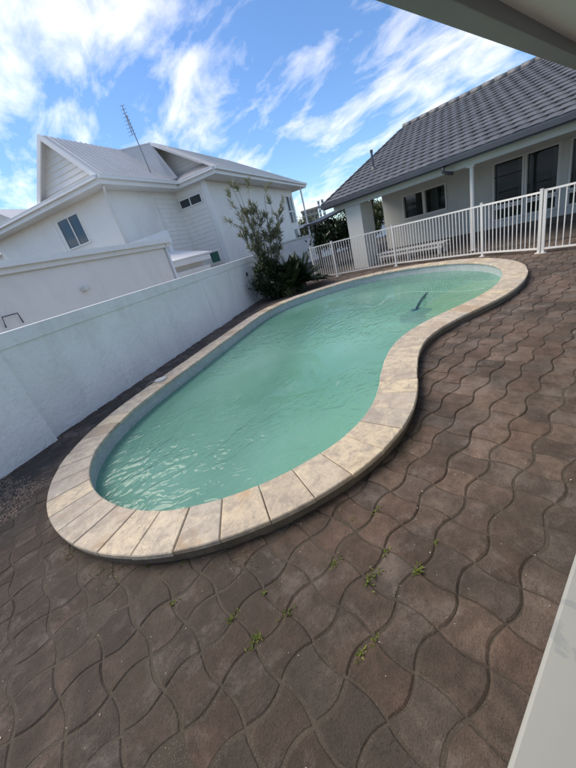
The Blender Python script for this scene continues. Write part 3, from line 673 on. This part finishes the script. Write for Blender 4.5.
# wing roof with dutch gable
az, aR = 6.95, 10.35
e0, e1 = NP(13.95, 7.56, z0), NP(27.25, 7.56, z0); r0_, r1 = NP(14.15, aR, az), NP(21.4, aR, az)
wrf = slab(nh, 'roof', [e0, e1, r1, r0_]); ribs(wrf, e0, e1, r0_, r1, 30)
slab(nh, 'roof', [e1, NP(27.25, 16, z0), NP(21.4, aR+2, az), r1])
slab(nh, 'roof', [NP(13.95, 7.56, z0+.004), NP(13.95, 10.6, z0+.004), NP(15.1, 10.4, z0+.62), NP(15.1, 8.55, z0+.62)])
gable(14.12, 8.2, 12.5, z0+.42, aR, az+.02, .75, 9, nh, .14)
# cross roof running back from the wing ridge
slab(nh, 'roof', [NP(14.15, aR, az), NP(13.15, 11.3, 6.86), NP(13.75, 9.75, z0+.12), NP(14.2, 9.6, z0+.2)], .05)
slab(nh, 'roof', [NP(14.15, aR, az), NP(21.4, aR, az), NP(27.25, 13.2, z0), NP(14.15, 13.2, z0)])
slab(nh, 'roof', [NP(14.15, aR, az), NP(13.15, 11.3, 6.86), NP(15.5, 13.2, z0)], .05)
# weatherboards on the recess and return walls
zz = 1.5
while zz < SZ-.03:
    t = min(.185, SZ-zz)
    def board(p0, p1, nrm):
        A, B = p0, p1; mb = MB(); o1 = nrm*.030; o2 = nrm*.010
        mb.hexa([A, B, B+o1, A+o1, A+Vector((0, 0, t)), B+Vector((0, 0, t)), B+o2+Vector((0, 0, t)), A+o2+Vector((0, 0, t))]); obj('weatherboard', mb, 'cream', nh)
    board(NP(12.8, 10.149, zz), NP(14.33, 10.149, zz), -bv)
    if zz+t < 4.2 or zz > 4.55: board(NP(14.349, 8.62, zz), NP(14.349, 10.13, zz), -av)
    else: board(NP(14.349, 8.62, zz), NP(14.349, 8.78, zz), -av)
    zz += .185
mb = MB(); nbox(mb, 14.29, 14.36, 8.36, 8.62, 0, SZ); obj('corner_board', mb, 'trim', nh)
def nwin(a0, a1, b0_, b1, z0_, z1, axis, mull=(), mat='glass'):
    w_ = MB(); nbox(w_, a0, a1, b0_, b1, z0_, z1); wo_ = obj('window', w_, mat, nh); f = MB(); t = .045
    if axis == 'a':   # faces -a
        A = a0-.03; 
        for q in ((b0_-t, b0_, z0_-t, z1+t), (b1, b1+t, z0_-t, z1+t), (b0_, b1, z0_-t, z0_), (b0_, b1, z1, z1+t)): nbox(f, A, a0+.04, *q)
        for mm in mull: nbox(f, A, a0+.04, mm-.025, mm+.025, z0_, z1)
    else:
        B = b0_-.03
        for q in ((a0-t, a0, z0_-t, z1+t), (a1, a1+t, z0_-t, z1+t), (a0, a1, z0_-t, z0_), (a0, a1, z1, z1+t)): nbox(f, q[0], q[1], B, b0_+.04, q[2], q[3])
        for mm in mull: nbox(f, mm-.02, mm+.02, B, b0_+.04, z0_, z1)
    obj('frame', f, 'trim', wo_)
nwin(10.285, 10.35, 11.88, 13.1, 3.62, 4.62, 'a', (12.45,))
nwin(14.325, 14.4, 8.85, 10.02, 4.22, 4.53, 'a', (9.46,))
nwin(14.30, 14.4, 8.85, 9.35, 1.62, 2.08, 'a', (), 'green_glass')
nwin(24.3, 25.4, 8.385, 8.45, 3.55, 4.45, 'b', (24.85,)); nwin(24.3, 25.4, 8.385, 8.45, 2.75, 3.45, 'b', (24.85,)); nwin(24.6, 25.2, 8.385, 8.45, 1.6, 2.3, 'b', (24.9,))
mb = MB(); nbox(mb, 10.27, 10.3, 13.36, 13.46, 0, SZ); obj('batten', mb, 'trim', nh)
mb = MB(); nbox(mb, 10.25, 10.32, 10.10, 10.2, 0, SZ); obj('corner_board', mb, 'trim', nh)
mb = MB(); mb.tube([NP(9.95, 9.72, SZ), NP(10.0, 9.8, SZ-.12), NP(10.22, 10.06, SZ-.3), NP(10.24, 10.07, 0)], .045, 10); obj('downpipe', mb, 'trim', nh, smooth=True)
mb = MB(); mb.tube([NP(26.3, 7.8, 0), NP(26.3, 7.8, SZ)], .06, 10); obj('post', mb, 'trim', nh)
mb = MB(); nbox(mb, 25.9, 26.4, 7.7, 13, 2.3, 2.5); obj('balcony_slab', mb, 'trim', nh)
# garage in front of the neighbour's house
gr_ = thing('garage', 'low white garage with plain wall and roof edge just behind the boundary wall', 'garage', NP(4, 8, 0))
mb = MB(); nbox(mb, -6, 8.3, 6.8, 9.55, 0, 2.42); obj('wall', mb, 'cream', gr_)
mb = MB(); nbox(mb, -6, 8.42, 6.72, 6.76, 2.36, 2.56); nbox(mb, 8.40, 8.43, 6.76, 9.5, 2.36, 2.56); obj('fascia', mb, 'trim', gr_)
mb = MB(); nbox(mb, -6, 8.45, 6.62, 6.72, 2.46, 2.57); obj('gutter', mb, 'trim', gr_)
slab(gr_, 'roof', [NP(-6, 6.7, 2.575), NP(8.42, 6.7, 2.575), NP(8.42, 9.55, 2.9), NP(-6, 9.55, 2.9)], .05)
mb = MB(); mb.tube([NP(8.22, 6.75, 2.46), NP(8.22, 6.76, 0)], .04, 10); obj('downpipe', mb, 'trim', gr_, smooth=True)
# stepped porch roof beside the garage
po = thing('porch', 'small white stepped porch roof between the garage and the green window', 'porch', NP(10, 8.5, 0))
slab(po, 'roof', [NP(8.9, 7.5, 2.0), NP(11.7, 7.5, 2.05), NP(11.7, 9.4, 2.5), NP(8.9, 9.4, 2.5)], .05, 'trim')
for k, (zt_, o_) in enumerate(((1.96, 0), (1.62, .12), (1.28, .24))):
    mb = MB(); nbox(mb, 8.95+o_*.5, 11.5-o_*.3, 7.52+o_, 7.58+o_, zt_-.16, zt_); obj('fascia', mb, 'trim', po)
mb = MB(); nbox(mb, 9.0, 11.4, 7.85, 9.4, 0, 1.95); obj('wall', mb, 'cream', po)
mb = MB(); mb.prism([NP(9.3, 9.2, 2.92), NP(11.7, 9.2, 2.86), NP(11.7, 9.2, 3.24), NP(11.5, 9.2, 3.26)], bv*.6); obj('upper_roof', mb, 'trim', po)
mb = MB(); nbox(mb, 11.5, 11.7, 9.25, 9.45, 2.3, 2.86); obj('post', mb, 'trim', po)
fl = thing('flood_light', 'small white flood light on the garage wall', 'light', NP(5.15, 6.75, 1.8))
mb = MB(); nbox(mb, 5.12, 5.2, 6.76, 6.8, 1.76, 1.86); obj('mount', mb, 'white_metal', fl)
mb = MB(); mb.bar(NP(5.1, 6.7, 1.82), NP(5.26, 6.72, 1.83), .1, .09); obj('lamp_head', mb, 'white_metal', fl, bevel=.01)
br2 = thing('wall_bracket', 'dark thin metal hoop bracket on the garage wall at the left edge', 'bracket', NP(3.5, 6.75, 1.66))
mb = MB(); mb.tube([NP(3.40, 6.78, 1.52), NP(3.40, 6.72, 1.70), NP(3.66, 6.72, 1.70), NP(3.70, 6.78, 1.52)], .010, 6); obj('hoop', mb, 'dark_trim', br2)
# antenna
an = thing('tv_antenna', 'thin television antenna mast on the neighbouring roof', 'antenna', NP(13.0, 10.0, 5.4))
mb = MB(); mb.tube([NP(13.05, 10, 5.3), NP(12.85, 10, 7.55)], .02, 6); obj('mast', mb, 'fascia', an)
mb = MB(); A0, B0 = NP(12.62, 9.85, 7.75), NP(12.9, 10.1, 6.95); mb.tube([A0, B0], .014, 6); obj('boom', mb, 'fascia', an)
for k in range(9):
    p_ = A0.lerp(B0, k/8); w_ = .2+.016*k; mb = MB(); mb.tube([p_-av*w_*.7-Vector((0, 0, w_*.25)), p_+av*w_*.7+Vector((0, 0, w_*.25))], .008, 5); obj('element', mb, 'fascia', an)
# farther lower house at the left edge
lh = thing('white_house', 'distant white house roof at the far left behind the two storey house', 'house', NP(12, 21, 0))
mb = MB(); nbox(mb, 11, 16, 16.8, 24, 0, 4.6); obj('wall', mb, 'cream', lh)
mb = MB(); nbox(mb, 10.8, 16, 16.7, 24, 4.6, 4.95); obj('fascia', mb, 'trim', lh)
lh2 = thing('gable_house', 'distant white gable roof seen at the left edge of the sky', 'house', NP(18, 28, 0))
mb = MB(); nbox(mb, 18, 26, 25, 32, 0, 7.0); obj('wall', mb, 'cream', lh2)
slab(lh2, 'roof', [NP(17.6, 24.6, 7), NP(26, 24.6, 7), NP(26, 28.5, 9.3), NP(17.6, 28.5, 9.3)]); slab(lh2, 'roof', [NP(17.6, 32.4, 7), NP(26, 32.4, 7), NP(26, 28.5, 9.3), NP(17.6, 28.5, 9.3)])
mb = MB(); mb.prism([NP(18, 25, 7), NP(18, 32, 7), NP(18, 28.5, 9.1)], av*.1); obj('gable_wall', mb, 'cream', lh2)

# ------------------------------------------------------------------ far background: carport, towers, walls
cp = thing('dark_carport', 'dark low roof behind the gable end of the tiled house', 'carport', (14, 11.5, 0))
mb = MB(); mb.hexa([(11.6, 10.5, 1.98), (16.5, 10.5, 2.66), (16.5, 11.6, 2.66), (11.6, 11.6, 1.98), (11.6, 10.5, 2.06), (16.5, 10.5, 2.76), (16.5, 11.6, 2.76), (11.6, 11.6, 2.06)]); obj('roof', mb, 'dark_trim', cp)
for x, y in ((12.2, 10.6), (12.2, 11.5)): mb = MB(); mb.box(x-.05, x+.05, y-.05, y+.05, 0, 2.06); obj('post', mb, 'dark_trim', cp)
gw = thing('garden_wall', 'plain pale garden wall beyond the left end of the fence', 'wall', (14, 17, 0))
mb = MB(); mb.box(9, 30, 16.6, 16.8, 0, 1.6); obj('wall_body', mb, 'boundary', gw)
mb = MB(); mb.box(9, 30, 16.55, 16.85, 1.6, 1.68); obj('cap', mb, 'boundary', gw)
def tower(name, label, az0, az1, dist, z1, floors, mat):
    a0, a1 = R(az0), R(az1); am = (a0+a1)/2; w_ = dist*(a1-a0); c_ = Vector((math.cos(am)*dist, math.sin(am)*dist, 0)); sd_ = Vector((-math.sin(am), math.cos(am), 0)); fd = Vector((math.cos(am), math.sin(am), 0))
    t = thing(name, label, 'tower', c_)
    def tb(mb, s0, s1, f0, f1, za, zb): return mb.hexa([c_+sd_*s+fd*f+Vector((0, 0, z)) for z in (za, zb) for s, f in ((s0, f0), (s0, f1), (s1, f1), (s1, f0))])
    obj('wall', tb(MB(), -w_/2, w_/2, 0, w_, 0, z1), mat, t)
    fh = z1/floors
    for k in range(floors):
        for j in range(4):
            s = -w_/2+w_*(j+.18)/4; obj('window', tb(MB(), s, s+w_*.16, -.15, .05, k*fh+fh*.35, k*fh+fh*.85), 'glass', t)
    obj('parapet', tb(MB(), -w_/2-.4, w_/2+.4, -.4, w_+.4, z1, z1+.8), mat, t)
tower('apartment_block', 'beige apartment block far away between the two houses', 42.2, 44.8, 190, 13.5, 6, 'stone_far')
tower('slim_tower', 'slim pale tower far behind, left of the distant pair', 41.75, 42.1, 520, 42, 8, 'cream')
tower('slim_tower', 'slim pale tower far behind, right of the distant pair', 41.1, 41.5, 540, 44, 8, 'cream')

# ------------------------------------------------------------------ plants
def leaf(mb, p, d, up, L_, w_):
    d = d.normalized(); s_ = d.cross(up)
    if s_.length < .01: s_ = Vector((1, 0, 0))
    s_.normalize(); n_ = s_.cross(d); k = len(mb.v); droop = -.18*L_
    a = p; m1_ = p+d*L_*.45+n_*L_*.04; e = p+d*L_+Vector((0, 0, droop*.5))
    mb.v += [tuple(a), tuple(m1_+s_*w_/2), tuple(e), tuple(m1_-s_*w_/2)]; mb.f.append((k, k+1, k+2, k+3))
def rdir(zmin=-.3):
    while True:
        v = Vector((random.uniform(-1, 1), random.uniform(-1, 1), random.uniform(zmin, 1)))
        if .1 < v.length < 1: return v.normalized()
def shoot_shrub(name, label, base, tips, leafmat_, nl, L_, w_, stem_r=.022):
    t = thing(name, label, 'shrub', base); B = Vector(base); st = MB(); lf = MB()
    for tip, girth in tips:
        T = Vector(tip); midp = B.lerp(T, .5)+Vector((random.gauss(0, .06), random.gauss(0, .06), .12)); b0_ = B+Vector((random.gauss(0, .07), random.gauss(0, .07), 0))
        pts = catmull([b0_, b0_.lerp(midp, .5)+Vector((random.gauss(0, .03), random.gauss(0, .03), 0)), midp, T], 4)
        st.tube(pts, [stem_r*(1-.75*i/(len(pts)-1))*girth for i in range(len(pts))], 6)
        for sub in range(random.randint(5, 7)):
            f_ = 1 if sub == 0 else random.uniform(.5, 1); q = pts[int(f_*(len(pts)-1))]; d = ((T-B).normalized()*.8+rdir(-.1)*.9).normalized(); ln = random.uniform(.15, .42)
            e = q+d*ln; st.tube([q, q.lerp(e, .5)+Vector((0, 0, .02)), e], [.007, .005, .003], 4)
            for k in range(nl):
                tt_ = random.uniform(.25, 1.02); pp = q.lerp(e, tt_); dl = (d*.75+rdir(-.5)*.85).normalized(); leaf(lf, pp, dl, Vector((0, 0, 1)), L_*random.uniform(.7, 1.25), w_*random.uniform(.8, 1.2))
    obj('stem', st, 'bark', t, smooth=True); obj('crown', lf, leafmat_, t, fix=False); return t
tips = []
for px, py, pz in ((6.35, 9.30, 3.3), (6.5, 9.2, 3.55), (6.75, 9.05, 3.6), (6.95, 8.9, 3.45), (7.3, 8.65, 3.35), (7.1, 8.9, 3.1), (7.55, 8.5, 3.0), (7.75, 8.3, 2.85), (7.7, 8.5, 2.45), (6.35, 9.3, 2.85), (6.5, 9.1, 2.5), (6.9, 8.9, 2.7), (7.3, 8.6, 2.6), (6.6, 9.2, 2.1), (7.5, 8.4, 2.2), (7.0, 9.2, 2.9), (6.8, 8.7, 2.2), (7.15, 8.75, 2.1)):
    px, py = 6.95+(px-6.95)*.82, 8.95+(py-8.95)*.82; tips.append(((px+random.gauss(0, .06), py+random.gauss(0, .06), pz-.3+random.gauss(0, .06)), random.uniform(.8, 1.2)))
shoot_shrub('tall_shrub', 'tall leggy grey green shrub in the corner by the boundary wall', (6.95, 8.95, 0), tips, 'olive_leaf', 34, .23, .030)
def round_bush(name, label, c, rx, ry, rz, n, mat, L_, w_, cat='bush'):
    t = thing(name, label, cat, (c[0], c[1], 0)); lf = MB(); st = MB()
    cl_ = [(rdir(-1), random.uniform(.45, .95)) for _ in range(44)]
    for d, r_ in cl_: st.tube([Vector((c[0], c[1], 0)), Vector((c[0]+d.x*rx*r_*.5, c[1]+d.y*ry*r_*.5, max(.05, c[2]*.6))), Vector((c[0]+d.x*rx*r_, c[1]+d.y*ry*r_, max(.05, c[2]+d.z*rz*r_)))], [.02, .012, .005], 5)
    for k in range(n):
        d, r_ = random.choice(cl_); q = Vector((c[0]+d.x*rx*r_, c[1]+d.y*ry*r_, c[2]+d.z*rz*r_))+Vector((random.gauss(0, .16*rx), random.gauss(0, .16*ry), random.gauss(0, .15*rz)))
        if q.z < .02: q.z = random.uniform(.02, .12)
        leaf(lf, q, (d+rdir(-.6)).normalized(), Vector((0, 0, 1)), L_*random.uniform(.6, 1.3), w_*random.uniform(.7, 1.3))
    obj('stem', st, 'bark', t); obj('crown', lf, mat, t, fix=False); return t
round_bush('dark_bush', 'dense dark green bush hugging the boundary wall below the tall shrub', (6.8, 8.85, .66), .62, .55, .68, 5200, 'dark_leaf', .12, .045)
round_bush('dark_bush', 'dense dark green bush between the cycads and the fence end', (7.75, 8.75, .5), .5, .42, .52, 3600, 'dark_leaf', .13, .045)
def cycad(name, label, base, n, L_, hmin=.15):
    t = thing(name, label, 'plant', base); B = Vector(base); tr_ = MB(); tr_.tube([B, B+Vector((0, 0, .2))], [.10, .08], 10); obj('trunk', tr_, 'plinth', t)
    for k in range(n):
        az_ = 2*math.pi*k/n*1.618*3; el = random.uniform(.05, 1.4); L1 = L_*random.uniform(.8, 1.15); d = Vector((math.cos(az_)*math.cos(el), math.sin(az_)*math.cos(el), math.sin(el)))
        P = []; p_ = B+Vector((0, 0, .18)); dd_ = d.copy()
        for i in range(9): P.append(p_.copy()); p_ = p_+dd_*L1/8; dd_ = (dd_+Vector((0, 0, -.07))).normalized()
        fr = MB(); fr.tube(P, [.009*(1-.08*i) for i in range(9)], 4)
        for i in range(1, 33):
            f_ = .08+.92*i/33; q = P[min(8, int(f_*8))].lerp(P[min(8, int(f_*8)+1)], f_*8-int(f_*8)); ax = (P[min(8, int(f_*8)+1)]-P[max(0, int(f_*8)-1)]).normalized(); sd_ = ax.cross(Vector((0, 0, 1)))
            if sd_.length < .05: sd_ = Vector((math.sin(az_), -math.cos(az_), 0))
            sd_.normalize(); ll = .22*math.sin(math.pi*min(.97, f_*.85+.12))*L_
            for s_ in (-1, 1): leaf(fr, q, (sd_*s_*.8+ax*.55+Vector((0, 0, .25))).normalized(), Vector((0, 0, 1)), ll*1.25, .042)
        obj('frond', fr, 'dark_leaf', t, fix=False)
    return t
cycad('cycad', 'dark cycad with stiff arching fronds near the end of the fence, right of its twin', (7.9, 8.5, 0), 34, 1.1)
cycad('cycad', 'dark cycad at the rim of the dense bush, nearest the water', (7.25, 8.35, 0), 22, .85)
cycad('cycad', 'dark cycad with stiff fronds directly under the tall leggy shrub', (7.4, 8.8, 0), 34, 1.15)
round_bush('low_plant', 'low bright green leafy plant at the foot of the cycads by the coping', (7.0, 8.35, .2), .28, .25, .2, 380, 'weed', .07, .03, 'plant')
fw_ = thing('pale_flower', 'small pale flower head in front of the dark cycad fronds', 'flower', (7.45, 8.3, 0))
mb = MB(); mb.tube([(7.45, 8.35, 0), (7.45, 8.33, .42)], .006, 5); obj('stalk', mb, 'weed', fw_)
mb = MB()
for k in range(9): leaf(mb, Vector((7.45, 8.33, .42)), rdir(.0), Vector((0, 0, 1)), .09, .04)
obj('petals', mb, 'flower', fw_, fix=False)
def tree(name, label, base, h_, r_, n, mat, L_=.22):
    t = thing(name, label, 'tree', base); B = Vector(base); tr_ = MB(); top_ = B+Vector((random.gauss(0, .2), random.gauss(0, .2), h_*.6)); tr_.tube([B, B.lerp(top_, .5)+Vector((.08, .05, 0)), top_], [.16, .12, .07], 8)
    lf = MB(); cl_ = []
    for k in range(22):
        d = rdir(-.5); q = B+Vector((0, 0, h_*.62))+Vector((d.x*r_, d.y*r_, d.z*h_*.4))*random.uniform(.4, 1); cl_.append(q); tr_.tube([top_.lerp(B, random.uniform(0, .4)), q], [.04, .01], 5)
    for k in range(n): q = random.choice(cl_)+Vector((random.gauss(0, r_*.17), random.gauss(0, r_*.17), random.gauss(0, r_*.14))); leaf(lf, q, rdir(-.7), Vector((0, 0, 1)), L_*random.uniform(.6, 1.3), L_*.42)
    obj('trunk', tr_, 'bark', t); obj('crown', lf, mat, t, fix=False); return t
GT = 'trees and shrubs behind the tiled house'
for k, (x, y, h_, r_, m_, lab) in enumerate(((12.5, 10.9, 1.95, 1.0, 'dark_leaf', 'dark leafy shrub under the dark carport roof, left of the wide white pier'), (13.7, 10.3, 2.0, .95, 'dark_leaf', 'dark leafy shrub seen right beside the wide white pier'), (15.6, 11.0, 2.6, 1.2, 'tree_leaf', 'green tree seen through the passage between pier and verandah wall'), (17.6, 12.8, 3.0, 1.5, 'tree_leaf', 'pale green tree deep in the passage behind the terracotta planter'), (22, 21.5, 3.1, 1.6, 'tree_leaf', 'small tree beyond the pale garden wall near the distant towers'), (18.5, 20.5, 2.6, 1.3, 'tree_leaf', 'small tree beyond the pale garden wall next to the two storey house'))):
    tag(tree('small_tree', lab, (x, y, 0), h_, r_, 2600, m_), group=GT)

# weeds in the joints: one tuft each
WD = [((372, 578), 1.1, 'largest bright green weed tuft in the paver joints, right of centre'), ((418, 570), .95, 'bright weed tuft rightmost of the near weeds'), ((256, 640), 1.0, 'spindly weed tuft at lower centre left, on dark pavers'), ((360, 655), .7, 'low weed tuft lowest of the near weeds'), ((435, 543), .5, 'small weed tuft highest right among the paver joints'), ((335, 563), .8, 'weed tuft a short way left of the largest tuft'), ((172, 604), .6, 'small weed alone on the left dark pavers'), ((185, 562), .75, 'weed growing against the coping riser at lower left'), ((233, 617), .7, 'weed tuft above left of the spindly one'), ((288, 612), .7, 'weed tuft between the spindly one and the largest one'), ((386, 552), .7, 'weed tuft just above the largest tuft'), ((374, 641), .6, 'weed tuft just above the lowest tuft'), ((375, 512), .8, 'weed tuft near the coping at the inner bend'), ((265, 592), .5, 'faint weed sprig below the near coping'), ((148, 566), .5, 'faint weed sprig against the lower left coping riser'), ((352, 520), .5, 'faint weed sprig by the coping at centre')]
for (px, py), s_, lab in WD:
    b_ = ground_at(px, py); t = thing('weed_tuft', lab, 'weed', b_, 'weeds in the paver joints'); mb = MB(); s_ *= .8
    for k in range(int(44*s_)):
        q = b_+Vector((random.gauss(0, .032*s_), random.gauss(0, .013*s_), -.004)); leaf(mb, q, (rdir(.15)+Vector((0, 0, .25))).normalized(), Vector((0, 0, 1)), random.uniform(.014, .05)*s_, .0075)
    obj('blade', mb, 'weed', t, fix=False)
# wispy dry grass along the foot of the coping
mb = MB()
for k in range(5200):
    L_ = random.uniform(0, PERIM); q, n = at_len(L_)
    if not (q[0] < 4 and q[1] < 3.0) or mnoise.noise(Vector((q[0]*3.1, q[1]*3.1, 2))) < .05: continue
    off = abs(random.gauss(0, .07)); b_ = Vector((q[0]-n[0]*off, q[1]-n[1]*off, -.002)); leaf(mb, b_, (rdir(.1)+Vector((0, 0, .1))).normalized(), Vector((0, 0, 1)), random.uniform(.01, .036), .0045)
tag(obj('dry_grass', mb, 'dry', fix=False), 'wispy dry grass and moss along the foot of the coping', 'grass', kind='stuff')
# litter and grit, gravel
mb = MB()
for k in range(1000):
    x = random.uniform(-.9, 5.5); y = random.uniform(.1, 5.2)
    if inside(x, y, [(p.x, p.y) for p in ring_out]) if 'ring_out' in globals() else inside(x, y, [(p[0]-0, p[1]) for p in OUT]): continue
    if (Vector((x, y))-WALL_A).dot(WALL_N) < .05: continue
    s_ = random.uniform(.001, .0036)*(1.7 if random.random() < .06 else 1); p_ = Vector((x, y, .004)); d = rdir(-.2); leaf(mb, p_, Vector((d.x, d.y, .15)), Vector((0, 0, 1)), s_*2.2, s_*1.4)
tag(obj('litter', mb, 'litter', fix=False), 'small pale specks of dry leaf litter scattered over the brown pavers', 'litter', kind='stuff')
mb = MB()
for k in range(5200):
    x = random.uniform(-1.9, -.4); y = random.uniform(3.6, 5.2)
    if not (x < -.60-.25*math.sin(y*3)+random.gauss(0, .05) and y > 3.75+.2*math.sin(x*9)+random.gauss(0, .06)): continue
    if (Vector((x, y))-WALL_A).dot(WALL_N) < .09: continue
    r_ = random.uniform(.005, .013); blob(mb, (x, y, r_*.4-.006), r_, random.uniform(.8, 1.4), 1, .7, 6, 4)
tag(obj('gravel', mb, 'pebble', smooth=True), 'pale gravel bed at the foot of the boundary wall at left', 'gravel', kind='stuff')
